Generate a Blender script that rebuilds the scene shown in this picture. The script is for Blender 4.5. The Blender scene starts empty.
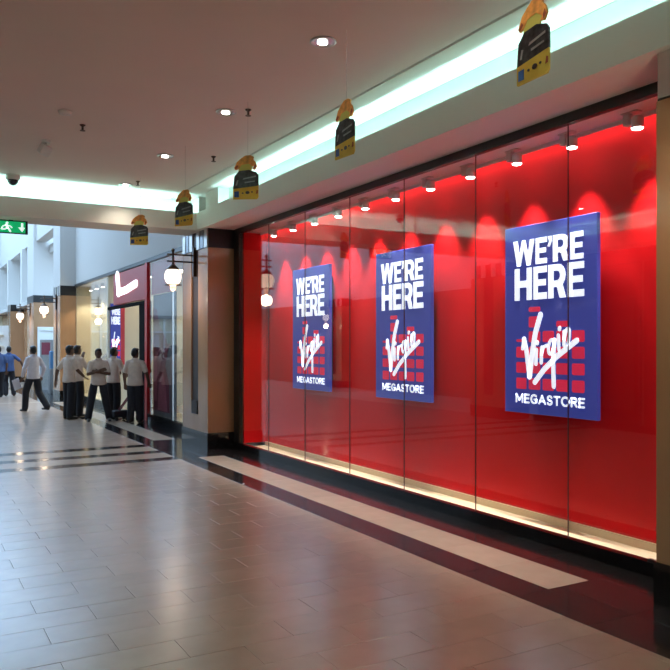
import bpy, math, random
from mathutils import Vector, Matrix

random.seed(7)
sc = bpy.context.scene
COL = sc.collection

# ------------------------------------------------------------------ camera
FPX, CAMH, HORY, VPX = 760.0, 1.62, 346.0, -97.0
YAW = math.atan((335 - VPX) / FPX)
cam_d = bpy.data.cameras.new('camera')
cam_d.sensor_width = 36.0
cam_d.lens = 36.0 * FPX / 670.0
cam_d.shift_y = (HORY - 335.0) / 670.0
cam_d.clip_start, cam_d.clip_end = 0.05, 300
cam = bpy.data.objects.new('camera', cam_d)
COL.objects.link(cam)
cam.location = (0, 0, CAMH)
cam.rotation_euler = (math.pi / 2, 0, -YAW)
sc.camera = cam

# ------------------------------------------------------------------ world, exposure
SKY, SKY_S = (0.45, 0.70, 1.0, 1), 4.9
COVE_S, DOWN_W, SPOT_W, LAMP_S, SHOP_S = 68.0, 30.0, 185.0, 2.2, 9.0
w = bpy.data.worlds.new('overcast_daylight')
sc.world = w
w.use_nodes = True
bgn = w.node_tree.nodes['Background']
bgn.inputs[0].default_value = SKY
bgn.inputs[1].default_value = SKY_S
vs = sc.view_settings
vs.view_transform = 'Standard'
vs.look = 'None'
vs.gamma = 1.0
vs.use_curve_mapping = False
vs.exposure = 0.0
sc.cycles.max_bounces = 10
sc.cycles.diffuse_bounces = 5
sc.cycles.transparent_max_bounces = 24
sc.cycles.sample_clamp_indirect = 6.0
sc.cycles.caustics_reflective = False
sc.cycles.caustics_refractive = False

# ------------------------------------------------------------------ materials
MATS = {}


def mat(name, col, rough=0.5, metal=0.0, spec=0.5, noise=0.0, nscale=8.0, emit=None, es=0.0, var=0.0, stretch=None, bump=0.0):
    m = bpy.data.materials.new(name)
    m.use_nodes = True
    nt = m.node_tree
    b = nt.nodes['Principled BSDF']
    b.inputs['Roughness'].default_value = rough
    b.inputs['Metallic'].default_value = metal
    b.inputs['Specular IOR Level'].default_value = spec
    c = (*col, 1)
    b.inputs['Base Color'].default_value = c
    if emit:
        b.inputs['Emission Color'].default_value = (*emit, 1)
        b.inputs['Emission Strength'].default_value = es
    src = None
    if noise > 0 or bump > 0:
        tc = nt.nodes.new('ShaderNodeTexCoord')
        mp = nt.nodes.new('ShaderNodeMapping')
        if stretch:
            mp.inputs['Scale'].default_value = stretch
        nz = nt.nodes.new('ShaderNodeTexNoise')
        nz.inputs['Scale'].default_value = nscale
        nz.inputs['Detail'].default_value = 5
        nt.links.new(tc.outputs['Object'], mp.inputs[0])
        nt.links.new(mp.outputs[0], nz.inputs['Vector'])
        mr = nt.nodes.new('ShaderNodeMapRange')
        mr.inputs['From Min'].default_value = 0.3
        mr.inputs['From Max'].default_value = 0.7
        mr.inputs['To Min'].default_value = 1 - noise
        mr.inputs['To Max'].default_value = 1 + noise
        nt.links.new(nz.outputs['Fac'], mr.inputs['Value'])
        src = mr.outputs[0]
        if bump > 0:
            bp = nt.nodes.new('ShaderNodeBump')
            bp.inputs['Strength'].default_value = bump
            bp.inputs['Distance'].default_value = 0.01
            nt.links.new(nz.outputs['Fac'], bp.inputs['Height'])
            nt.links.new(bp.outputs[0], b.inputs['Normal'])
    if var > 0:
        oi = nt.nodes.new('ShaderNodeObjectInfo')
        mr2 = nt.nodes.new('ShaderNodeMapRange')
        mr2.inputs['To Min'].default_value = 1 - var
        mr2.inputs['To Max'].default_value = 1 + var
        nt.links.new(oi.outputs['Random'], mr2.inputs['Value'])
        if src is None:
            src = mr2.outputs[0]
        else:
            mm = nt.nodes.new('ShaderNodeMath')
            mm.operation = 'MULTIPLY'
            nt.links.new(src, mm.inputs[0])
            nt.links.new(mr2.outputs[0], mm.inputs[1])
            src = mm.outputs[0]
    if src is not None:
        vm = nt.nodes.new('ShaderNodeVectorMath')
        vm.operation = 'SCALE'
        vm.inputs[0].default_value = col
        nt.links.new(src, vm.inputs['Scale'])
        nt.links.new(vm.outputs[0], b.inputs['Base Color'])
    MATS[name] = m
    return m


def glass_mat(name, tint=(1, 1, 1), f0=0.052):
    """thin clear pane: see-through plus mirror reflection by Schlick's law"""
    m = bpy.data.materials.new(name)
    m.use_nodes = True
    nt = m.node_tree
    nt.nodes.clear()
    out = nt.nodes.new('ShaderNodeOutputMaterial')
    tr = nt.nodes.new('ShaderNodeBsdfTransparent')
    tr.inputs[0].default_value = (*tint, 1)
    gl = nt.nodes.new('ShaderNodeBsdfGlossy')
    gl.inputs['Roughness'].default_value = 0.0
    geo = nt.nodes.new('ShaderNodeNewGeometry')
    dot = nt.nodes.new('ShaderNodeVectorMath')
    dot.operation = 'DOT_PRODUCT'
    nt.links.new(geo.outputs['Incoming'], dot.inputs[0])
    nt.links.new(geo.outputs['Normal'], dot.inputs[1])

    def mth(op, a, b=None):
        n = nt.nodes.new('ShaderNodeMath')
        n.operation = op
        for i, v in enumerate((a, b)):
            if v is None:
                continue
            if isinstance(v, (int, float)):
                n.inputs[i].default_value = v
            else:
                nt.links.new(v, n.inputs[i])
        return n.outputs[0]
    c = mth('ABSOLUTE', dot.outputs['Value'])
    p = mth('POWER', mth('SUBTRACT', 1.0, c), 5.0)
    fr = mth('ADD', mth('MULTIPLY', p, 1 - f0), f0)
    mx = nt.nodes.new('ShaderNodeMixShader')
    nt.links.new(fr, mx.inputs[0])
    nt.links.new(tr.outputs[0], mx.inputs[1])
    nt.links.new(gl.outputs[0], mx.inputs[2])
    nt.links.new(mx.outputs[0], out.inputs[0])
    MATS[name] = m
    return m


mat('grout', (0.36, 0.29, 0.24), 0.8)
mat('tile_beige', (0.40, 0.30, 0.235), 0.24, spec=1.0, noise=0.05, nscale=6, var=0.05, bump=0.02)
mat('tile_pale', (0.48, 0.385, 0.31), 0.22, noise=0.05, nscale=6, var=0.04)
mat('granite_dark', (0.022, 0.020, 0.022), 0.13, spec=0.5, noise=0.35, nscale=60, var=0.15)
mat('granite_black', (0.012, 0.012, 0.013), 0.12, noise=0.3, nscale=60)
mat('ceiling_paint', (0.82, 0.73, 0.68), 0.85, noise=0.015, nscale=1.5)
mat('fascia_paint', (0.86, 0.87, 0.82), 0.7)
mat('reveal_dark', (0.05, 0.045, 0.04), 0.9)
mat('cove_emit', (0.8, 1, 1), 0.5, emit=(0.48, 0.95, 0.93), es=COVE_S)
mat('stone_tan', (0.43, 0.24, 0.13), 0.16, noise=0.08, nscale=3, stretch=(1, 1, 0.35))
mat('wall_white', (0.62, 0.61, 0.59), 0.8)
mat('wall_cream', (0.78, 0.72, 0.55), 0.7)
mat('wall_brown', (0.22, 0.15, 0.10), 0.5)
mat('steel', (0.62, 0.60, 0.57), 0.28, metal=1.0)
mat('chrome', (0.22, 0.23, 0.26), 0.2, metal=1.0)
mat('bronze', (0.09, 0.055, 0.04), 0.35, metal=0.6)
mat('jamb_matte', (0.010, 0.009, 0.009), 0.9, spec=0.05)
mat('slot_dark', (0.035, 0.022, 0.02), 0.55)
mat('frame_black', (0.012, 0.012, 0.013), 0.35)
mat('display_red', (0.60, 0.004, 0.008), 0.7, spec=0.1, noise=0.02, nscale=2)
mat('display_floor', (0.93, 0.80, 0.56), 0.5)
mat('display_skirt', (0.66, 0.52, 0.34), 0.6)
mat('display_ceiling', (0.75, 0.72, 0.70), 0.7)
mat('joint_dark', (0.10, 0.03, 0.03), 0.5)
mat('spot_body', (0.62, 0.58, 0.56), 0.4, metal=0.3)
mat('spot_lens', (1, 1, 0.95), 0.3, emit=(1, 0.95, 0.85), es=30)
mat('poster_blue', (0.035, 0.045, 0.30), 0.45, emit=(0.035, 0.05, 0.30), es=0.55)
mat('poster_white', (0.85, 0.88, 0.95), 0.45, emit=(0.80, 0.88, 1.0), es=0.9)
mat('poster_red', (0.75, 0.02, 0.08), 0.45, emit=(0.75, 0.02, 0.08), es=0.45)
mat('lamp_glow', (1, 0.9, 0.8), 0.3, emit=(1.0, 0.82, 0.64), es=LAMP_S)
mat('lamp_tip', (1, 0.8, 0.7), 0.3, emit=(1.0, 0.55, 0.38), es=1.3)
mat('bulb', (1, 1, 1), 0.3, emit=(1.0, 0.98, 0.92), es=22)
mat('wash_emit', (1, 1, 0.95), 0.3, emit=(1, 0.92, 0.85), es=16)
mat('white_plastic', (0.75, 0.74, 0.72), 0.45)
mat('dark_plastic', (0.03, 0.03, 0.03), 0.25)
mat('card_black', (0.04, 0.04, 0.043), 0.35, noise=0.9, nscale=28)
mat('card_yellow', (0.78, 0.52, 0.06), 0.55, noise=0.08, nscale=14)
mat('card_orange', (0.85, 0.36, 0.07), 0.55, noise=0.35, nscale=18)
mat('card_lime', (0.68, 0.60, 0.12), 0.55)
mat('card_blue', (0.04, 0.13, 0.42), 0.5)
mat('card_rim', (0.42, 0.08, 0.03), 0.55)
mat('card_grey', (0.35, 0.35, 0.36), 0.5)
mat('string', (0.5, 0.45, 0.42), 0.6)
mat('exit_green', (0.0, 0.30, 0.10), 0.4, emit=(0.0, 0.36, 0.12), es=0.9)
mat('exit_white', (0.85, 0.95, 0.95), 0.4, emit=(0.8, 1, 0.95), es=0.9)
mat('shop_sign_red', (0.55, 0.05, 0.06), 0.4)
mat('shop_red', (0.62, 0.015, 0.02), 0.4)
mat('maroon', (0.20, 0.02, 0.05), 0.5)
mat('maroon_pink', (0.42, 0.10, 0.14), 0.5)
mat('slate', (0.16, 0.17, 0.18), 0.5)
mat('sign_glow', (1, 1, 1), 0.4, emit=(0.92, 0.94, 1.0), es=1.6)
mat('shop_light', (1, 1, 1), 0.4, emit=(1.0, 0.90, 0.66), es=SHOP_S)
mat('door_white', (0.80, 0.82, 0.82), 0.4)
mat('door_dim', (0.30, 0.31, 0.32), 0.3)
mat('kiosk_blue', (0.05, 0.16, 0.32), 0.4)
mat('kiosk_green', (0.25, 0.42, 0.25), 0.4)
mat('kiosk_screen', (0.5, 0.8, 1.0), 0.3, emit=(0.5, 0.85, 1.0), es=1.2)
mat('skin', (0.15, 0.075, 0.045), 0.55)
mat('hair', (0.012, 0.010, 0.010), 0.5)
mat('shirt_beige', (0.76, 0.62, 0.53), 0.8, noise=0.06, nscale=12)
mat('shirt_white', (0.70, 0.66, 0.72), 0.8, noise=0.05, nscale=12)
mat('shirt_blue', (0.06, 0.11, 0.27), 0.8, noise=0.05, nscale=12)
mat('trousers', (0.016, 0.016, 0.024), 0.8)
mat('shoe_black', (0.015, 0.013, 0.013), 0.4)
mat('shoe_red', (0.40, 0.06, 0.07), 0.5)
mat('paper', (0.75, 0.72, 0.80), 0.7)
mat('eye', (0.02, 0.015, 0.012), 0.3)
mat('lip', (0.13, 0.045, 0.035), 0.5)
mat('sole_yellow', (0.65, 0.42, 0.05), 0.5)
glass_mat('pane_glass')
glass_mat('pane_smoke', (0.55, 0.5, 0.5), 0.06)


# ------------------------------------------------------------------ mesh helpers
class MB:
    def __init__(s):
        s.v, s.f, s.sm = [], [], []

    def quadbox(s, pts):
        i = len(s.v)
        s.v += [tuple(p) for p in pts]
        for q in ((0, 3, 2, 1), (4, 5, 6, 7), (0, 1, 5, 4), (1, 2, 6, 5), (2, 3, 7, 6), (3, 0, 4, 7)):
            s.f.append(tuple(i + k for k in q)); s.sm.append(False)
        return s

    def box(s, x0, x1, y0, y1, z0, z1):
        return s.quadbox([(x0, y0, z0), (x1, y0, z0), (x1, y1, z0), (x0, y1, z0),
                          (x0, y0, z1), (x1, y0, z1), (x1, y1, z1), (x0, y1, z1)])

    def cbox(s, x0, x1, y0, y1, z0, z1, c):
        """box with all twelve edges chamfered"""
        i = len(s.v)
        X, Y, Z = (x0, x1), (y0, y1), (z0, z1)
        idx = {}
        for a in (0, 1):
            for b in (0, 1):
                for d in (0, 1):
                    sx, sy, sz = (1, -1)[a] * c, (1, -1)[b] * c, (1, -1)[d] * c
                    idx[a, b, d, 'x'] = len(s.v); s.v.append((X[a], Y[b] + sy, Z[d] + sz))
                    idx[a, b, d, 'y'] = len(s.v); s.v.append((X[a] + sx, Y[b], Z[d] + sz))
                    idx[a, b, d, 'z'] = len(s.v); s.v.append((X[a] + sx, Y[b] + sy, Z[d]))
        F = []
        for a in (0, 1):
            F.append([idx[a, 0, 0, 'x'], idx[a, 1, 0, 'x'], idx[a, 1, 1, 'x'], idx[a, 0, 1, 'x']])
            F.append([idx[0, a, 0, 'y'], idx[1, a, 0, 'y'], idx[1, a, 1, 'y'], idx[0, a, 1, 'y']])
            F.append([idx[0, 0, a, 'z'], idx[1, 0, a, 'z'], idx[1, 1, a, 'z'], idx[0, 1, a, 'z']])
            for b in (0, 1):
                F.append([idx[a, b, 0, 'x'], idx[a, b, 1, 'x'], idx[a, b, 1, 'y'], idx[a, b, 0, 'y']])
                F.append([idx[a, 0, b, 'x'], idx[a, 1, b, 'x'], idx[a, 1, b, 'z'], idx[a, 0, b, 'z']])
                F.append([idx[0, a, b, 'y'], idx[1, a, b, 'y'], idx[1, a, b, 'z'], idx[0, a, b, 'z']])
                for d in (0, 1):
                    F.append([idx[a, b, d, 'x'], idx[a, b, d, 'y'], idx[a, b, d, 'z']])
        ce = Vector(((x0 + x1) / 2, (y0 + y1) / 2, (z0 + z1) / 2))
        for q in F:
            p = [Vector(s.v[k]) for k in q]
            n = (p[1] - p[0]).cross(p[2] - p[0])
            if n.dot(sum(p, Vector()) / len(p) - ce) < 0:
                q = q[::-1]
            s.f.append(tuple(q)); s.sm.append(False)
        return s

    def prism(s, poly, axis, lo, hi):
        """polygon (list of 2-D points) pushed along an axis; axis x: (y,z), y: (x,z), z: (x,y)"""
        i, n = len(s.v), len(poly)
        def P(p, h):
            return {'x': (h, p[0], p[1]), 'y': (p[0], h, p[1]), 'z': (p[0], p[1], h)}[axis]
        s.v += [P(p, lo) for p in poly] + [P(p, hi) for p in poly]
        ar = sum(poly[k][0] * poly[(k + 1) % n][1] - poly[(k + 1) % n][0] * poly[k][1] for k in range(n))
        flip = (ar < 0) ^ (axis == 'y')
        fs = [tuple(range(i + n - 1, i - 1, -1)), tuple(range(i + n, i + 2 * n))]
        for k in range(n):
            fs.append((i + k, i + (k + 1) % n, i + n + (k + 1) % n, i + n + k))
        for q in fs:
            s.f.append(q[::-1] if flip else q); s.sm.append(False)
        return s

    def tube(s, pts, rad, n=10, caps=True, smooth=True):
        pts = [Vector(p) for p in pts]
        rads = rad if isinstance(rad, (list, tuple)) else [rad] * len(pts)
        rings = []
        up = None
        for k, p in enumerate(pts):
            d = (pts[min(k + 1, len(pts) - 1)] - pts[max(k - 1, 0)]).normalized()
            if up is None:
                up = Vector((0, 0, 1)) if abs(d.z) < 0.9 else Vector((1, 0, 0))
            a = d.cross(up).normalized(); b = a.cross(d).normalized(); up = b
            i = len(s.v)
            for j in range(n):
                t = 2 * math.pi * j / n
                s.v.append(tuple(p + (a * math.cos(t) + b * math.sin(t)) * rads[k]))
            rings.append(i)
        for k in range(len(rings) - 1):
            for j in range(n):
                a0, b0 = rings[k], rings[k + 1]
                s.f.append((a0 + j, b0 + j, b0 + (j + 1) % n, a0 + (j + 1) % n)); s.sm.append(smooth)
        if caps:
            s.f.append(tuple(rings[0] + j for j in range(n))); s.sm.append(False)
            s.f.append(tuple(rings[-1] + j for j in range(n - 1, -1, -1))); s.sm.append(False)
        return s

    def lathe(s, prof, c=(0, 0, 0), n=20, smooth=True):
        """profile of (radius, z) turned about the vertical through c"""
        i = len(s.v)
        for r, z in prof:
            for j in range(n):
                t = 2 * math.pi * j / n
                s.v.append((c[0] + r * math.cos(t), c[1] + r * math.sin(t), c[2] + z))
        for k in range(len(prof) - 1):
            for j in range(n):
                a0, b0 = i + k * n, i + (k + 1) * n
                s.f.append((a0 + j, a0 + (j + 1) % n, b0 + (j + 1) % n, b0 + j)); s.sm.append(smooth)
        s.f.append(tuple(i + j for j in range(n - 1, -1, -1))); s.sm.append(False)
        k = i + (len(prof) - 1) * n
        s.f.append(tuple(k + j for j in range(n))); s.sm.append(False)
        return s

    def ell(s, c, r, nu=12, nv=8):
        i = len(s.v)
        s.v.append((c[0], c[1], c[2] - r[2]))
        for a in range(1, nv):
            ph = -math.pi / 2 + math.pi * a / nv
            for j in range(nu):
                t = 2 * math.pi * j / nu
                s.v.append((c[0] + r[0] * math.cos(ph) * math.cos(t), c[1] + r[1] * math.cos(ph) * math.sin(t), c[2] + r[2] * math.sin(ph)))
        s.v.append((c[0], c[1], c[2] + r[2]))
        top = len(s.v) - 1
        for j in range(nu):
            s.f.append((i, i + 1 + (j + 1) % nu, i + 1 + j)); s.sm.append(True)
            for a in range(nv - 2):
                p, q = i + 1 + a * nu, i + 1 + (a + 1) * nu
                s.f.append((p + j, p + (j + 1) % nu, q + (j + 1) % nu, q + j)); s.sm.append(True)
            p = i + 1 + (nv - 2) * nu
            s.f.append((p + j, p + (j + 1) % nu, top)); s.sm.append(True)
        return s

    def ribbon(s, pts, width, frame, t0, t1, n=7):
        """brush stroke with round ends: pts are 2-D; frame maps (a, b, t) to a 3-D point"""
        def arc(c, d, sgn):
            out = []
            a0 = math.atan2(d[1], d[0])
            for k in range(n):
                t = a0 + sgn * (math.pi / 2 - math.pi * k / (n - 1))
                out.append((c[0] + math.cos(t) * width / 2, c[1] + math.sin(t) * width / 2))
            return out
        L, R = [], []
        P = [Vector((p[0], p[1])) for p in pts]
        for k, p in enumerate(P):
            d = (P[min(k + 1, len(P) - 1)] - P[max(k - 1, 0)]).normalized()
            nn = Vector((-d.y, d.x)) * width / 2
            L.append(p + nn); R.append(p - nn)
        d1 = (P[-1] - P[-2]).normalized(); d0 = (P[0] - P[1]).normalized()
        for k in range(len(P) - 1):
            self_q = [L[k], R[k], R[k + 1], L[k + 1]]
            s._poly3(self_q, frame, t0, t1)
        s._poly3(arc(P[-1], d1, 1), frame, t0, t1)
        s._poly3(arc(P[0], d0, 1), frame, t0, t1)
        return s

    def _poly3(s, q, frame, t0, t1):
        i, n = len(s.v), len(q)
        s.v += [tuple(frame(p[0], p[1], t0)) for p in q] + [tuple(frame(p[0], p[1], t1)) for p in q]
        s.f.append(tuple(range(i, i + n))); s.f.append(tuple(range(i + 2 * n - 1, i + n - 1, -1)))
        for k in range(n):
            s.f.append((i + k, i + n + k, i + n + (k + 1) % n, i + (k + 1) % n))
        s.sm += [False] * (n + 2)

    def mesh(s, name, m):
        me = bpy.data.meshes.new(name)
        me.from_pydata(s.v, [], s.f)
        me.polygons.foreach_set('use_smooth', s.sm)
        me.materials.append(MATS[m])
        me.update()
        return me

    def build(s, name, m, parent=None):
        return link(name, s.mesh(name, m), parent)


def link(name, data, parent=None):
    o = bpy.data.objects.new(name, data)
    COL.objects.link(o)
    o.parent = parent
    return o


def tag(o, label, cat, group=None):
    o['label'] = label
    o['category'] = cat
    if group:
        o['group'] = group
    return o


def thing(name, label, cat, loc=(0, 0, 0), rz=0.0, group=None):
    o = link(name, None)
    o.location = loc
    o.rotation_euler = (0, 0, rz)
    o.empty_display_size = 0.1
    return tag(o, label, cat, group)


def struct(o, label=None):
    o['kind'] = 'structure'
    if label:
        o['label'] = label
    return o


def copy_tree(o, parent=None):
    c = o.copy()
    COL.objects.link(c)
    c.parent = parent
    for ch in list(o.children):
        copy_tree(ch, c)
    return c


def Bx(name, m, parent, *a):
    return MB().box(*a).build(name, m, parent)


def light(kind, name, loc, power, col, parent=None, **kw):
    d = bpy.data.lights.new(name, kind)
    d.energy = power
    d.color = col
    for k, v in kw.items():
        setattr(d, k, v)
    o = bpy.data.objects.new(name, d)
    COL.objects.link(o)
    o.location = loc
    o.parent = parent
    return o


def project(x, y, z):
    f = (math.sin(YAW), math.cos(YAW)); r = (math.cos(YAW), -math.sin(YAW))
    d = x * f[0] + y * f[1]
    return 335 + FPX * (x * r[0] + y * r[1]) / max(d, 1e-3), HORY - FPX * (z - CAMH) / max(d, 1e-3), d


# ------------------------------------------------------------------ floor
XW, ZC, ZS, ZL = 4.58, 4.0, 3.46, 3.735      # glass line, ceiling, soffit, cove lip
XL = -2.75                                   # shop line on the other side of the mall
floor = struct(Bx('floor', 'grout', None, -8, 12, -13, 46, -0.25, -0.0025), 'polished mall floor of beige tiles with dark granite bands')
JG = 0.0008


def tile_verts(mb, x0, x1, y0, y1, dz=0.0, c=0.0014):
    a0, a1, b0, b1 = x0 + JG, x1 - JG, y0 + JG, y1 - JG
    i = len(mb.v)
    for z, e in ((-0.008, 0), (-c + dz, 0), (dz, c)):
        mb.v += [(a0 + e, b0 + e, z), (a1 - e, b0 + e, z), (a1 - e, b1 - e, z), (a0 + e, b1 - e, z)]
    for k in (0, 4):
        for j in range(4):
            mb.f.append((i + k + j, i + k + (j + 1) % 4, i + k + 4 + (j + 1) % 4, i + k + 4 + j)); mb.sm.append(False)
    mb.f.append((i + 8, i + 9, i + 10, i + 11)); mb.sm.append(False)


TILE_ME = {}


def tile_obj(name, m, x0, x1, y0, y1):
    key = (m, round(x1 - x0, 3), round(y1 - y0, 3))
    if key not in TILE_ME:
        mb = MB()
        hx, hy = (x1 - x0) / 2, (y1 - y0) / 2
        tile_verts(mb, -hx, hx, -hy, hy)
        TILE_ME[key] = mb.mesh(name, m)
    o = link(name, TILE_ME[key], floor)
    o.location = ((x0 + x1) / 2, (y0 + y1) / 2, random.uniform(-0.0006, 0.0003))
    o.rotation_euler = (random.gauss(0, 0.0011), random.gauss(0, 0.0007), 0)
    return o


ROW = (10.55 - 4.35) / 23
cand = []


def field(x0, x1, y0, y1, phase):
    n = max(1, round((y1 - y0) / ROW))
    h = (y1 - y0) / n
    for k in range(n):
        ya = y0 + k * h
        off = 0.10 + 0.3 * ((k + phase) % 2)
        x = off + 0.6 * math.floor((x0 - off) / 0.6)
        while x < x1 - 0.01:
            a, b = max(x, x0), min(x + 0.6, x1)
            if b - a > 0.02:
                cand.append((a, b, ya, ya + h))
            x += 0.6


XB = 3.45
field(XL, XB, 4.35 - 40 * ROW, 10.55, 0)
field(XL, XB, 12.42, 23.1, 1)
field(-6, XB, 23.5, 44, 0)
vis, rest = [], []
for t in cand:
    u, v, d = project((t[0] + t[1]) / 2, (t[2] + t[3]) / 2, 0)
    (vis if d > 0.5 and -35 < u < 700 and v < 720 else rest).append((d, t))
vis.sort()
rest += vis[300:]
for d, t in vis[:300]:
    tile_obj('tile', 'tile_beige', *t)
mb = MB()
for d, t in rest:
    tile_verts(mb, *t, dz=random.uniform(-0.0006, 0.0003))
o = mb.build('distant_tile_field', 'tile_beige', floor)
o['kind'] = 'stuff'
# cross bands in front of the pillar
yb = [10.55, 10.83, 11.33, 11.60, 12.13, 12.42]
for k in range(5):
    x = XL
    while x < XB - 0.01:
        x1 = min(x + 0.62, XB)
        tile_obj('dark_tile' if k % 2 == 0 else 'pale_tile', 'granite_dark' if k % 2 == 0 else 'tile_pale', x, x1, yb[k], yb[k + 1])
        x = x1
x = -6.0
while x < XB - 0.01:
    tile_obj('pale_tile', 'tile_pale', x, min(x + 0.9, XB), 23.1, 23.5)
    x += 0.9


def run(name, m, x0, x1, y0, y1, step):
    n = max(1, round((y1 - y0) / step))
    for k in range(n):
        tile_obj(name, m, x0, x1, y0 + (y1 - y0) * k / n, y0 + (y1 - y0) * (k + 1) / n)


S0, S1, S2 = 3.45, 3.74, 4.12
for (ya, yb_) in ((3.7, 10.6), (12.85, 23.1)):
    run('dark_tile', 'granite_dark', S0, S1, ya, yb_, 0.6)
    run('pale_tile', 'tile_pale', S1, S2, ya, yb_, 0.6)
    run('dark_tile', 'granite_dark', S2, 4.62, ya, yb_, 0.6)
for (ya, yb_) in ((10.6, 12.85), (1.9, 3.7)):
    for (a, b) in ((S0, 3.84), (3.84, 4.22), (4.22, 4.62)):
        run('dark_tile', 'granite_dark', a, b, ya, yb_, 0.6)
run('dark_tile', 'granite_dark', S0, 4.62, 23.1, 32, 1.2)
run('pale_tile', 'tile_pale', S0, 4.62, -4, 1.9, 0.6)
run('pale_tile', 'tile_pale', S0, 4.62, 32, 44, 1.2)
run('pale_tile', 'tile_pale', 4.62, 9.2, 12.5, 24.2, 0.6)
run('pale_tile', 'tile_pale', 4.62, 11.9, 24.2, 45, 1.2)

# ------------------------------------------------------------------ ceiling and coves
ceil = struct(Bx('ceiling', 'ceiling_paint', None, -2.75, 3.75, -12, 12.1, ZC, ZC + 0.15), 'flat mall ceiling in pale paint')
Bx('ceiling_margin', 'ceiling_paint', ceil, 3.79, 4.6, -12, 12.1, ZC + 0.005, ZC + 0.15)
Bx('shadow_gap', 'reveal_dark', ceil, 3.75, 3.79, -12, 12.1, ZC + 0.08, ZC + 0.12)

t1 = MB()
t1.prism([(4.06, ZS), (4.60, ZS), (4.60, ZC), (4.27, ZC), (4.27, 3.51), (4.10, 3.51), (4.10, ZL), (4.06, ZL)], 'y', -12, 11.60)
trim1 = struct(t1.build('trim_1', 'fascia_paint'), 'white cove fascia running above the red shopfront')
Bx('cove_pier', 'fascia_paint', trim1, 4.10, 4.27, 10.75, 11.28, 3.51, ZC)
t2 = MB()
t2.prism([(11.60, ZS), (12.25, ZS), (12.25, ZC), (11.98, ZC), (11.98, 3.51), (11.64, 3.51), (11.64, ZL), (11.60, ZL)], 'x', -2.22, 4.10)
trim2 = struct(t2.build('trim_2', 'fascia_paint'), 'white cove beam crossing the mall at the end of the low ceiling')
Bx('beam_end', 'fascia_paint', trim2, 4.10, 4.60, 11.60, 12.25, ZS, ZC)
t3 = MB()
t3.prism([(-2.22, ZS), (-2.75, ZS), (-2.75, ZC), (-2.43, ZC), (-2.43, 3.51), (-2.26, 3.51), (-2.26, ZL), (-2.22, ZL)], 'y', -12, 12.25)
trim3 = struct(t3.build('trim_3', 'fascia_paint'), 'white cove fascia on the opposite side of the mall')
for nm, p, q, lab in (('cove_light', (4.185, -11.9, 3.53), (4.185, 10.7, 3.53), 'cool white light strip inside the cove above the red shopfront'),
                      ('cove_light', (-2.1, 11.81, 3.53), (4.05, 11.81, 3.53), 'cool white light strip inside the cross beam cove'),
                      ('cove_light', (-2.345, -11.9, 3.53), (-2.345, 11.5, 3.53), 'cool white light strip inside the opposite cove')):
    root = thing(nm, lab, 'cove light', p)
    dv = Vector(q) - Vector(p)
    MB().tube([(0, 0, 0), dv], 0.016, 8).build('light_strip', 'cove_emit', root)
    ax = 'x' if abs(dv.x) > abs(dv.y) else 'y'
    (Bx('batten', 'white_plastic', root, 0, dv.x, -0.03, 0.03, -0.02, -0.012) if ax == 'x'
     else Bx('batten', 'white_plastic', root, -0.03, 0.03, 0, dv.y, -0.02, -0.012))

# ------------------------------------------------------------------ enclosing walls
struct(Bx('wall_right', 'wall_brown', None, 4.62, 4.9, -12, 3.0, 0, 4.0), 'wall of the mall to the right of the camera')
struct(Bx('wall_back', 'wall_cream', None, XL, 4.9, -12.2, -12, 0, 4.15), 'wall at the end of the mall behind the camera')
wl = struct(Bx('wall_left', 'wall_brown', None, XL - 0.5, XL - 0.25, -12, 12.25, 0, 4.15), 'dark shop wall on the opposite side of the mall')
Bx('shop_header', 'frame_black', wl, XL - 0.25, XL, -12, 12.25, 3.2, ZS)
Bx('shop_base', 'granite_black', wl, XL - 0.25, XL, -12, 12.25, 0, 0.12)
for k, ya in enumerate((-9.0, -6.3, -3.6, -0.9, 4.1, 6.8, 9.5)):
    pw = struct(Bx('window_%d' % (k + 10), 'frame_black', None, XL - 0.06, XL - 0.02, ya, ya + 0.06, 0.12, 3.2))
    Bx('pane', 'pane_smoke', pw, XL - 0.05, XL - 0.04, ya + 0.06, ya + 2.64, 0.12, 3.2)
    Bx('shop_backdrop', 'wall_cream', pw, XL - 0.24, XL - 0.2, ya + 0.3, ya + 2.3, 0.4, 2.6)
# upper wall above the beam and atrium sides
struct(Bx('wall_beam', 'wall_white', None, -8.3, 5.4, 12.1, 12.25, ZC, 10), 'white wall above the cross beam, facing the atrium')
wal = struct(Bx('wall_atrium_left', 'wall_white', None, -6.3, -6, 12.25, 45, 3.4, 10), 'white wall on the far side of the atrium')
Bx('shop_face', 'wall_brown', wal, -6.3, -6.02, 12.25, 45, 0, 3.4)
struct(Bx('wall_atrium_return', 'wall_brown', None, -6.3, XL - 0.25, 12.1, 12.25, 0, ZC), 'brown return wall beside the opposite shops')


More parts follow.
